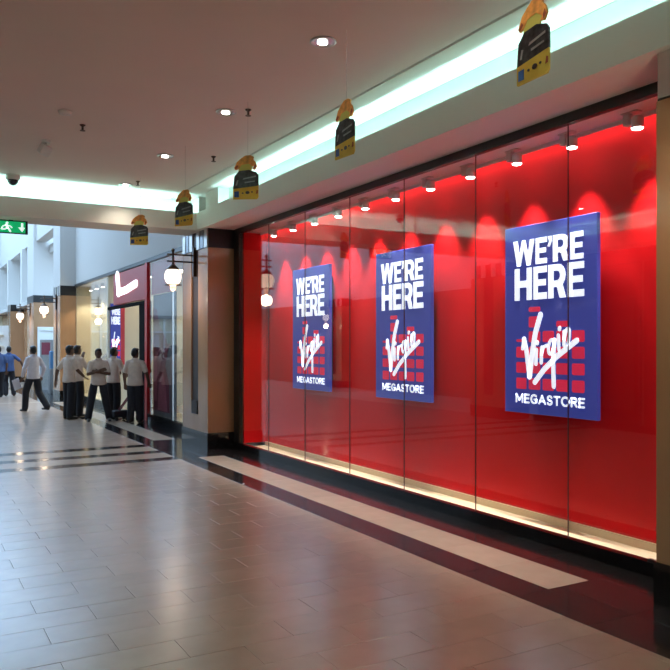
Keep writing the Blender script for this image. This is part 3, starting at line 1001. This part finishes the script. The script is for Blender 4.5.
Bx('diffuser', 'shop_light', lt, -0.13, 0.13, -1.15, 1.15, -0.03, -0.02)
bn = thing('wall_banner', 'blue banner with white lettering and red edge on the cream wall', 'banner', (4.88, 19.975, 1.0))
Bx('panel', 'poster_blue', bn, -0.21, 0.045, -0.02, 0.02, 0, 1.72)
Bx('red_edge', 'shop_red', bn, 0.045, 0.15, -0.025, 0.02, -0.03, 1.92)
fb = lambda a, b, t: (a, -0.02 - t, b)
put_text('lettering', 'poster_white', bn, "WE'RE", fb, (-0.19, 0.03, 1.42, 1.60), 0.04, 0, 0.004, 0.9)
put_text('lettering', 'poster_white', bn, "HERE", fb, (-0.19, 0.03, 1.18, 1.38), 0.04, 0, 0.004, 0.9)
mb = MB()
for pts, wd_ in virgin_strokes():
    mb.ribbon([((p[0] - 0.5) * 0.34 - 0.08, p[1] * 1.5 + 0.2) for p in pts], wd_ * 0.5, fb, 0.003, 0.007)
mb.build('brand_script', 'poster_white', bn)
for (a, b) in ((-0.19, -0.13), (-0.11, -0.05), (-0.03, 0.03)):
    for z in (0.36, 0.52, 0.68):
        Bx('equalizer_bar', 'poster_red', bn, a, b, -0.0225, -0.02, z, z + 0.12)
# lit cream display between the entrance and the far pillar
s3 = struct(Bx('window_3', 'granite_black', None, X2 - 0.02, X2 + 0.06, 20.0, 24.2, 0, 0.16), 'cream lit store window before the far pillar')
for a, b in ((20.05, 22.1), (22.13, 24.15)):
    Bx('pane', 'pane_glass', s3, X2 + 0.005, X2 + 0.015, a, b, 0.16, 3.42)
Bx('display_floor', 'display_floor', s3, X2 + 0.06, 5.3, 20.15, 24.2, 0, 0.15)
Bx('display_back', 'wall_cream', s3, 5.3, 5.35, 20.15, 24.2, 0, 3.42)
Bx('display_end', 'wall_cream', s3, X2 + 0.02, 5.3, 24.15, 24.22, 0, 3.42)
for k in range(5):
    y = 20.5 + k * 0.8
    q = thing('window_spotlight', 'tiny lit spotlight in the cream store window, %s from the entrance' % ORD[k], 'spotlight', (4.95, y, 3.42), group='spotlights in the cream store window')
    MB().lathe([(0.05, -0.12), (0.05, -0.03), (0.03, 0.0)], n=12).build('head', 'spot_body', q)
    MB().lathe([(0.045, -0.125), (0.048, -0.12)], n=12).build('lens', 'spot_lens', q)
    light('SPOT', 'beam', (0, 0, -0.15), 80, (1.0, 0.88, 0.62), q, spot_size=math.radians(110), spot_blend=0.5, shadow_soft_size=0.05)
# upper wall over the store
struct(Bx('wall_upper_store', 'wall_white', None, X2, X2 + 0.5, 12.25, 20.0, 3.50, 10), 'pale upper wall above the next store')
struct(Bx('wall_upper_far', 'wall_white', None, X2, X2 + 0.5, 20.0, 24.2, 3.50, 7.0), 'pale upper wall before the far pillar')
struct(Bx('ceiling_sky_block', 'wall_white', None, -6.3, 5.1, 12.1, 20.0, 10.0, 10.2), 'unseen white slab over the near part of the atrium, added to block sky light')  # out-of-view slab added to cut sky light on the upper wall and floor

# ------------------------------------------------------------------ far end of the mall
struct(Bx('wall_pilaster', 'wall_white', None, 4.15, 4.7, 24.2, 25.4, ZS, 7.0), 'white pilaster above the far pillar')
fw = struct(Bx('wall_far_face', 'stone_tan', None, 4.15, 11.9, 29.6, 31.2, 0, 3.22), 'tan stone wall end with a white framed door')
Bx('dark_band', 'frame_black', fw, 4.14, 11.9, 29.59, 31.2, 3.22, 3.48)
Bx('upper_face', 'wall_white', fw, 4.15, 11.9, 29.6, 31.2, 3.48, 8.0)
Bx('bridge', 'wall_white', fw, 4.25, 4.62, 25.4, 29.6, 5.46, 7.0)
Bx('bridge_ledge', 'wall_white', fw, 4.7, 5.3, 27.5, 29.6, 5.05, 5.35)
struct(Bx('wall_recess', 'wall_cream', None, 11.9, 12.0, 24.2, 46, 0, 7.0), 'wall closing the side passage')
dr = struct(Bx('door_2', 'door_white', None, 4.28, 5.35, 29.52, 29.6, 2.18, 2.32), 'white framed glass door in the tan wall')
for a, b in ((4.28, 4.36), (4.88, 4.95), (5.27, 5.35)):
    Bx('door_post', 'door_white', dr, a, b, 29.52, 29.6, 0, 2.18)
Bx('door_leaf', 'door_dim', dr, 4.36, 4.88, 29.57, 29.6, 0, 2.18)
Bx('transom_panel', 'door_white', dr, 4.36, 5.27, 29.56, 29.59, 1.85, 2.18)
Bx('pane', 'pane_glass', dr, 4.36, 4.88, 29.55, 29.56, 0.1, 1.85)
Bx('door_leaf', 'slate', dr, 4.95, 5.27, 29.57, 29.6, 0, 2.18)
Bx('notice', 'maroon', dr, 4.42, 4.72, 29.555, 29.57, 1.30, 1.75)
# side wall further on: overhanging upper wall, recess below, shops at floor level
sw = struct(Bx('wall_far_side', 'wall_white', None, 4.6, 5.5, 31.2, 45, 5.85, 8.7), 'white overhanging upper wall of the far atrium')
Bx('recess_wall', 'wall_white', sw, 5.3, 5.5, 31.2, 45, 3.45, 5.85)
Bx('recess_floor', 'wall_white', sw, 4.4, 5.5, 31.2, 45, 3.30, 3.45)
for y in (35.5, 40.5):
    Bx('upper_pilaster', 'wall_white', sw, 4.5, 5.3, y, y + 0.5, 3.45, 5.85)
Bx('shop_face', 'stone_tan', sw, 4.7, 5.5, 31.2, 45, 0, 3.30)
pillar('tan stone pillar farthest down the mall', 4.15, 4.7, 36.5, 37.6)
ew = struct(Bx('wall_end', 'wall_white', None, 3.6, 12, 45, 45.3, 3.4, 8.7), 'pale wall closing the far end of the mall')
Bx('dark_lintel', 'slate', ew, -6.3, 12, 44.9, 45.2, 3.25, 3.45)
Bx('shop_backing', 'wall_cream', ew, -6.3, 12, 45.2, 45.3, 0, 3.3)
Bx('upper_panel', 'wall_white', ew, -6.3, 3.6, 45.0, 45.3, 3.4, 7.7)
for k in range(9):
    x = -5.8 + k * 1.25
    Bx('glazing_post', 'door_white', ew, x, x + 0.09, 44.95, 45.1, 0, 3.25)
    Bx('pane', 'pane_glass', ew, x + 0.09, x + 1.25, 45.0, 45.02, 0, 2.4)
    Bx('transom', 'door_white', ew, x + 0.09, x + 1.25, 44.97, 45.08, 2.4, 2.5)
    if k % 2:
        Bx('door_leaf', 'door_white', ew, x + 0.35, x + 1.0, 45.05, 45.12, 0, 2.3)
gw = struct(Bx('window_4', 'door_white', None, -6.0, 3.6, 44.98, 45.12, 9.85, 10.0), 'tall glazed end of the atrium letting in daylight')
for k in range(8):
    x = -6.0 + k * 1.2
    Bx('mullion', 'door_white', gw, x, x + 0.08, 44.98, 45.12, 7.7, 9.85)
    for z0, z1 in ((7.7, 8.8), (8.8, 9.85)):
        Bx('pane', 'pane_glass', gw, x + 0.08, x + 1.2, 45.04, 45.06, z0, z1 - 0.07)
        Bx('transom', 'door_white', gw, x + 0.08, x + 1.2, 44.99, 45.1, z1 - 0.07, z1)
# white partition with shelves near the two people in blue
pt = thing('white_partition', 'white display partition behind the two people in blue shirts', 'partition', (2.9, 33.5, 0))
Bx('panel', 'door_white', pt, -0.15, 0.85, 0, 0.1, 0, 2.45)
Bx('kick_base', 'slate', pt, -0.15, 0.85, -0.03, 0.1, 0, 0.12)
for z in (0.6, 1.1, 1.6, 2.05):
    Bx('shelf', 'wall_cream', pt, 0.25, 0.65, -0.12, 0, z, z + 0.03)
kk = thing('info_stand', 'narrow dark stand with blue and green panel beside the white framed door', 'stand', (4.55, 27.2, 0))
MB().cbox(-0.24, 0.24, -0.2, 0.2, 0, 0.85, 0.02).build('base', 'slate', kk)
MB().cbox(-0.22, 0.10, -0.16, 0.16, 0.85, 1.45, 0.02).build('blue_panel', 'kiosk_blue', kk)
MB().cbox(0.10, 0.24, -0.15, 0.15, 0.85, 1.40, 0.02).build('green_panel', 'kiosk_green', kk)
MB().ell((0.02, -0.1, 1.60), (0.13, 0.06, 0.13)).build('glowing_disc', 'kiosk_screen', kk)


# ------------------------------------------------------------------ people
def ico():
    t = (1 + 5 ** .5) / 2
    v = [Vector(p).normalized() for p in ((-1, t, 0), (1, t, 0), (-1, -t, 0), (1, -t, 0), (0, -1, t), (0, 1, t), (0, -1, -t), (0, 1, -t), (t, 0, -1), (t, 0, 1), (-t, 0, -1), (-t, 0, 1))]
    f = [(0, 11, 5), (0, 5, 1), (0, 1, 7), (0, 7, 10), (0, 10, 11), (1, 5, 9), (5, 11, 4), (11, 10, 2), (10, 7, 6), (7, 1, 8), (3, 9, 4), (3, 4, 2), (3, 2, 6), (3, 6, 8), (3, 8, 9), (4, 9, 5), (2, 4, 11), (6, 2, 10), (8, 6, 7), (9, 8, 1)]
    nf, mid = [], {}
    def m(a, b):
        k = (min(a, b), max(a, b))
        if k not in mid:
            v.append(((v[a] + v[b]) / 2).normalized()); mid[k] = len(v) - 1
        return mid[k]
    for a, b, c in f:
        ab, bc, ca = m(a, b), m(b, c), m(c, a)
        nf += [(a, ab, ca), (b, bc, ab), (c, ca, bc), (ab, bc, ca)]
    return v, nf


ICO = ico()


class Blob:
    """ellipsoids strung along chains, then fused into one skin by a voxel remesh"""
    def __init__(s):
        s.v, s.f = [], []

    def e(s, c, r):
        i = len(s.v)
        s.v += [(c[0] + p.x * r[0], c[1] + p.y * r[1], c[2] + p.z * r[2]) for p in ICO[0]]
        s.f += [(a + i, b + i, d + i) for a, b, d in ICO[1]]
        return s

    def chain(s, pts, step=0.35):
        """pts: (pos, radius or (rx, ry, rz))"""
        Q = [(Vector(p), Vector(r) if isinstance(r, (tuple, list)) else Vector((r, r, r))) for p, r in pts]
        for (p, r), (q, t) in zip(Q[:-1], Q[1:]):
            n = max(2, int((q - p).length / (min(min(r), min(t)) * step)) + 1)
            n = min(n, 40)
            for k in range(n + 1):
                a = k / n
                s.e(p.lerp(q, a), r.lerp(t, a))
        return s

    def build(s, name, m, parent, voxel):
        me = bpy.data.meshes.new('raw')
        me.from_pydata(s.v, [], s.f)
        ob = bpy.data.objects.new('raw', me)
        COL.objects.link(ob)
        md = ob.modifiers.new('r', 'REMESH')
        md.mode = 'VOXEL'; md.voxel_size = voxel
        sm = ob.modifiers.new('s', 'SMOOTH')
        sm.iterations = 2; sm.factor = 0.5
        dg = bpy.context.evaluated_depsgraph_get()
        out = bpy.data.meshes.new_from_object(ob.evaluated_get(dg))
        bpy.data.objects.remove(ob); bpy.data.meshes.remove(me)
        out.name = name
        out.polygons.foreach_set('use_smooth', [True] * len(out.polygons))
        out.materials.clear(); out.materials.append(MATS[m])
        return link(name, out, parent)


def person(label, loc, heading, height, shirt, pose, shoe='shoe_black', sleeve=0.75, look=0.0):
    """local frame: +y is where the person faces, +x the person's right; heading turns +y about z"""
    k = height / 1.65
    r = thing('person', label, 'person', (loc[0], loc[1], 0), heading, group='people in the mall')
    r.scale = (k, k, k)
    V = Vector
    sh = {1: V((0.162, 0, 1.315)), -1: V((-0.162, 0, 1.315))}
    hip = {1: V((0.088, 0, 0.88)), -1: V((-0.088, 0, 0.88))}
    arm = {1: (V(pose['re']), V(pose['rw'])), -1: (V(pose['le']), V(pose['lw']))}
    leg = {1: (V(pose['rk']), V(pose['ra'])), -1: (V(pose['lk']), V(pose['la']))}
    hy = look
    hc = V((0, 0.02, 1.53))
    R = Matrix.Rotation(hy, 3, 'Z')
    b = Blob()
    # trunk
    b.chain([((0, 0, 0.90), (0.145, 0.095, 0.08)), ((0, 0, 1.05), (0.130, 0.088, 0.08)), ((0, 0, 1.20), (0.148, 0.098, 0.08)), ((0, -0.005, 1.30), (0.118, 0.080, 0.06))], 0.5)
    b.chain([((0, -0.005, 1.36), 0.058), ((0, 0.012, 1.47), 0.050)])
    # head
    b.e(hc, (0.072, 0.090, 0.112))
    fc = lambda x, y, z: tuple(hc + R @ V((x, y, z)))
    b.e(fc(0, 0.035, -0.055), (0.052, 0.055, 0.055))
    b.chain([(fc(0, 0.085, 0.012), 0.012), (fc(0, 0.102, -0.018), 0.016)])
    for s in (1, -1):
        b.e(fc(0.073 * s, -0.005, -0.005), (0.012, 0.02, 0.03))
    for s in (1, -1):
        e_, w_ = arm[s]
        b.chain([((sh[s]), 0.056), (sh[s].lerp(e_, 0.5), 0.046), (e_, 0.040), (e_.lerp(w_, 0.35), 0.038), (w_, 0.026)])
        d = (w_ - e_).normalized()
        pd = V(pose.get('rp' if s > 0 else 'lp', tuple(d))).normalized()
        side = pd.cross(V((0, 1, 0)) if abs(pd.y) < 0.8 else V((1, 0, 0))).normalized()
        nrm = side.cross(pd).normalized()
        pc = w_ + pd * 0.085
        for a in (-0.026, -0.009, 0.009, 0.026):
            b.chain([(w_ + pd * 0.01 + side * a * 0.7, 0.014), (pc + side * a, 0.013)])
        for a, L in ((-0.030, 0.060), (-0.010, 0.075), (0.010, 0.080), (0.030, 0.070)):
            p0 = pc + side * a
            p1 = p0 + pd * L * 0.5 + side * a * 0.12 + nrm * 0.006
            p2 = p1 + pd * L * 0.42 + nrm * 0.020
            b.chain([(p0, 0.0105), (p1, 0.0098), (p2, 0.0085)], 0.5)
        t0 = w_ + pd * 0.035 + side * 0.028
        b.chain([(t0, 0.013), (t0 + pd * 0.03 + side * 0.03 + nrm * 0.008, 0.011), (t0 + pd * 0.062 + side * 0.036 + nrm * 0.018, 0.009)], 0.5)
        kn, an = leg[s]
        b.chain([(hip[s], 0.080), (hip[s].lerp(kn, 0.5), 0.066), (kn, 0.050), (kn.lerp(an, 0.3), 0.050), (an, 0.034)])
        b.chain([(an, 0.034), (an + V((0, 0.06, -0.045)), 0.030), (an + V((0, 0.14, -0.055)), (0.035, 0.03, 0.02))])
    b.build('body', 'skin', r, 0.009)
    # hair cap
    h = Blob()
    for p, q in (((0, -0.018, 0.030), (0.079, 0.088, 0.096)), ((0, -0.035, -0.005), (0.076, 0.066, 0.085)), ((0, 0.035, 0.085), (0.060, 0.050, 0.034))):
        c = hc + R @ V(p)
        h.e(c, q)
    h.build('hair', 'hair', r, 0.011)
    for s in (1, -1):
        m_ = MB().ell(fc(0.028 * s, 0.083, 0.008), (0.010, 0.007, 0.006), 8, 6).build('eye', 'eye', r)
        MB().ell(fc(0.028 * s, 0.084, 0.027), (0.018, 0.008, 0.005), 8, 6).build('eyebrow', 'hair', r)
    MB().ell(fc(0, 0.084, -0.056), (0.020, 0.008, 0.007), 8, 6).build('mouth', 'lip', r)
    # shirt
    t = Blob()
    t.chain([((0, 0, 0.83), (0.186, 0.136, 0.02)), ((0, 0, 0.90), (0.178, 0.128, 0.05)), ((0, 0, 1.03), (0.162, 0.114, 0.08)), ((0, 0, 1.20), (0.166, 0.116, 0.08)), ((0, -0.005, 1.305), (0.135, 0.092, 0.06))], 0.4)
    t.chain([((0, -0.005, 1.36), (0.075, 0.068, 0.03)), ((0, 0.0, 1.405), (0.064, 0.062, 0.02))])
    for s in (1, -1):
        e_, w_ = arm[s]
        if sleeve <= 1:
            t.chain([((0.05 * s, -0.003, 1.352), 0.052), (sh[s], 0.062), (sh[s].lerp(e_, sleeve), 0.060)])
        else:
            t.chain([((0.05 * s, -0.003, 1.352), 0.052), (sh[s], 0.062), (e_, 0.054), (e_.lerp(w_, 0.9), 0.040)])
    so = t.build('shirt', shirt, r, 0.013)
    MB().lathe([(0.066, 1.385), (0.074, 1.40), (0.070, 1.425), (0.060, 1.43)], (0, 0.0, 0), 16).build('collar', shirt, so)
    # trousers and belt
    t = Blob()
    t.chain([((0, 0, 0.93), (0.158, 0.108, 0.04)), ((0, 0, 0.86), (0.160, 0.112, 0.06))], 0.4)
    for s in (1, -1):
        kn, an = leg[s]
        t.chain([(hip[s] + V((0, 0, -0.02)), 0.086), (hip[s].lerp(kn, 0.5), 0.096), (kn, 0.088), (an + V((0, 0, 0.01)), 0.082)], 0.35)
    t.build('trousers', 'trousers', r, 0.013)
    for s in (1, -1):
        an = leg[s][1]
        t = Blob()
        zf = an.z - 0.085
        t.chain([((an.x, an.y - 0.04, zf + 0.045), (0.042, 0.045, 0.044)), ((an.x, an.y + 0.08, zf + 0.04), (0.046, 0.05, 0.038)), ((an.x, an.y + 0.17, zf + 0.03), (0.042, 0.04, 0.029))])
        t.build('shoe', shoe, r, 0.011)
    return r


def P(**k):
    d = dict(re=(0.235, -0.03, 1.08), rw=(0.24, 0.06, 0.85), le=(-0.235, -0.03, 1.08), lw=(-0.24, 0.06, 0.85),
             rk=(0.095, 0.02, 0.48), ra=(0.10, -0.02, 0.085), lk=(-0.095, 0.02, 0.48), la=(-0.10, -0.02, 0.085))
    d.update(k)
    return d


AW = 0.0            # heading: +y world is straight down the mall
person('person in blue shirt at the left edge, walking away', (2.62, 26.0), 0.1, 1.62, 'shirt_blue', P(rk=(0.09, 0.15, 0.50), ra=(0.09, 0.12, 0.085), lk=(-0.09, -0.02, 0.48), la=(-0.09, -0.22, 0.10)))
person('person in blue shirt second from the left edge, arm held out', (2.98, 26.6), 0.0, 1.62, 'shirt_blue',
       P(re=(0.36, -0.04, 1.14), rw=(0.46, 0.03, 0.92), rk=(0.12, 0.05, 0.48), ra=(0.15, 0.0, 0.085), lk=(-0.09, 0.12, 0.49), la=(-0.09, 0.02, 0.085)))
person('person in white shirt and black trousers striding away, holding paper', (2.80, 20.0), 0.45, 1.63, 'shirt_white',
       P(le=(-0.25, 0.0, 1.08), lw=(-0.24, 0.10, 0.87), re=(0.25, -0.08, 1.09), rw=(0.24, 0.02, 0.86), lk=(-0.09, 0.18, 0.50), la=(-0.10, 0.20, 0.085), rk=(0.10, -0.08, 0.47), ra=(0.13, -0.38, 0.13)), sleeve=1.5)
person('person in beige shirt facing right, arm hanging behind, leftmost of the staff', (3.20, 17.55), -1.15, 1.64, 'shirt_beige',
       P(le=(-0.27, -0.12, 1.08), lw=(-0.30, -0.14, 0.86), re=(0.24, 0.05, 1.09), rw=(0.20, 0.24, 0.95), lk=(-0.10, 0.03, 0.48), la=(-0.12, 0.02, 0.085), rk=(0.10, -0.02, 0.48), ra=(0.12, -0.06, 0.085)), look=-0.1)
person('person in beige shirt raising one hand, second from left of the staff', (3.46, 18.05), -0.95, 1.64, 'shirt_beige',
       P(re=(0.26, 0.10, 1.08), rw=(0.22, 0.30, 0.92), le=(-0.22, 0.22, 1.16), lw=(-0.16, 0.36, 1.34), lp=(0.05, 0.1, 1.0), lk=(-0.10, 0.03, 0.48), la=(-0.12, 0.02, 0.085)), look=-0.15)
person('person in beige shirt with crossed arms and legs apart, facing the camera', (3.66, 16.75), math.pi - 0.12, 1.57, 'shirt_beige',
       P(re=(0.225, 0.07, 1.07), rw=(0.0, 0.20, 1.15), rp=(-1, -0.15, 0.25), le=(-0.225, 0.07, 1.07), lw=(0.0, 0.165, 1.11), lp=(1, -0.1, 0.2),
         rk=(0.16, 0.05, 0.48), ra=(0.22, 0.0, 0.085), lk=(-0.15, 0.04, 0.48), la=(-0.23, 0.02, 0.085)), look=0.2)
person('person in beige shirt standing behind the one with crossed arms, red shoes', (4.11, 17.3), -0.9, 1.60, 'shirt_beige',
       P(re=(0.25, 0.04, 1.09), rw=(0.16, 0.24, 1.02), le=(-0.24, 0.02, 1.08), lw=(-0.15, 0.24, 1.05)), shoe='shoe_red', look=-0.3)
person('person in beige shirt with back turned at the store entrance, rightmost of the staff', (4.25, 16.0), -0.55, 1.58, 'shirt_beige',
       P(re=(0.26, -0.02, 1.09), rw=(0.27, 0.12, 0.88), rk=(0.085, 0.03, 0.48), ra=(0.09, 0.03, 0.085), lk=(-0.085, 0.0, 0.48), la=(-0.09, -0.04, 0.085)), look=-0.4)
pp = thing('paper_sheet', 'white paper held by the striding person in white', 'paper', (2.46, 20.12, 0.55))
MB().cbox(-0.08, 0.10, -0.004, 0.004, 0.0, 0.27, 0.001).build('sheet', 'paper', pp)
MB().cbox(-0.07, 0.09, -0.007, -0.004, 0.02, 0.25, 0.001).build('top_leaf', 'paper', pp)
pp.rotation_euler = (0.1, -0.35, 0.3)
tr = thing('hand_trolley', 'low dark wheeled trolley with slanted handle between the last two staff', 'trolley', (4.12, 16.72, 0))
MB().cbox(-0.16, 0.16, -0.14, 0.14, 0.07, 0.22, 0.02).build('deck', 'trousers', tr)
for sx in (-0.11, 0.11):
    for sy in (-0.14, 0.14):
        wm = MB().lathe([(0.035, -0.012), (0.04, -0.008), (0.04, 0.008), (0.035, 0.012)], n=14)
        ob = wm.build('wheel', 'shoe_black', tr); ob.rotation_euler = (math.pi / 2, 0, 0); ob.location = (sx, sy, 0.04)
for sy in (-0.06, 0.06):
    MB().tube([(-0.05, sy, 0.19), (0.20, sy - 0.36, 0.68)], 0.014, 8).build('handle', 'maroon', tr)
MB().tube([(0.20, -0.44, 0.68), (0.20, -0.28, 0.68)], 0.016, 8).build('grip', 'trousers', tr)
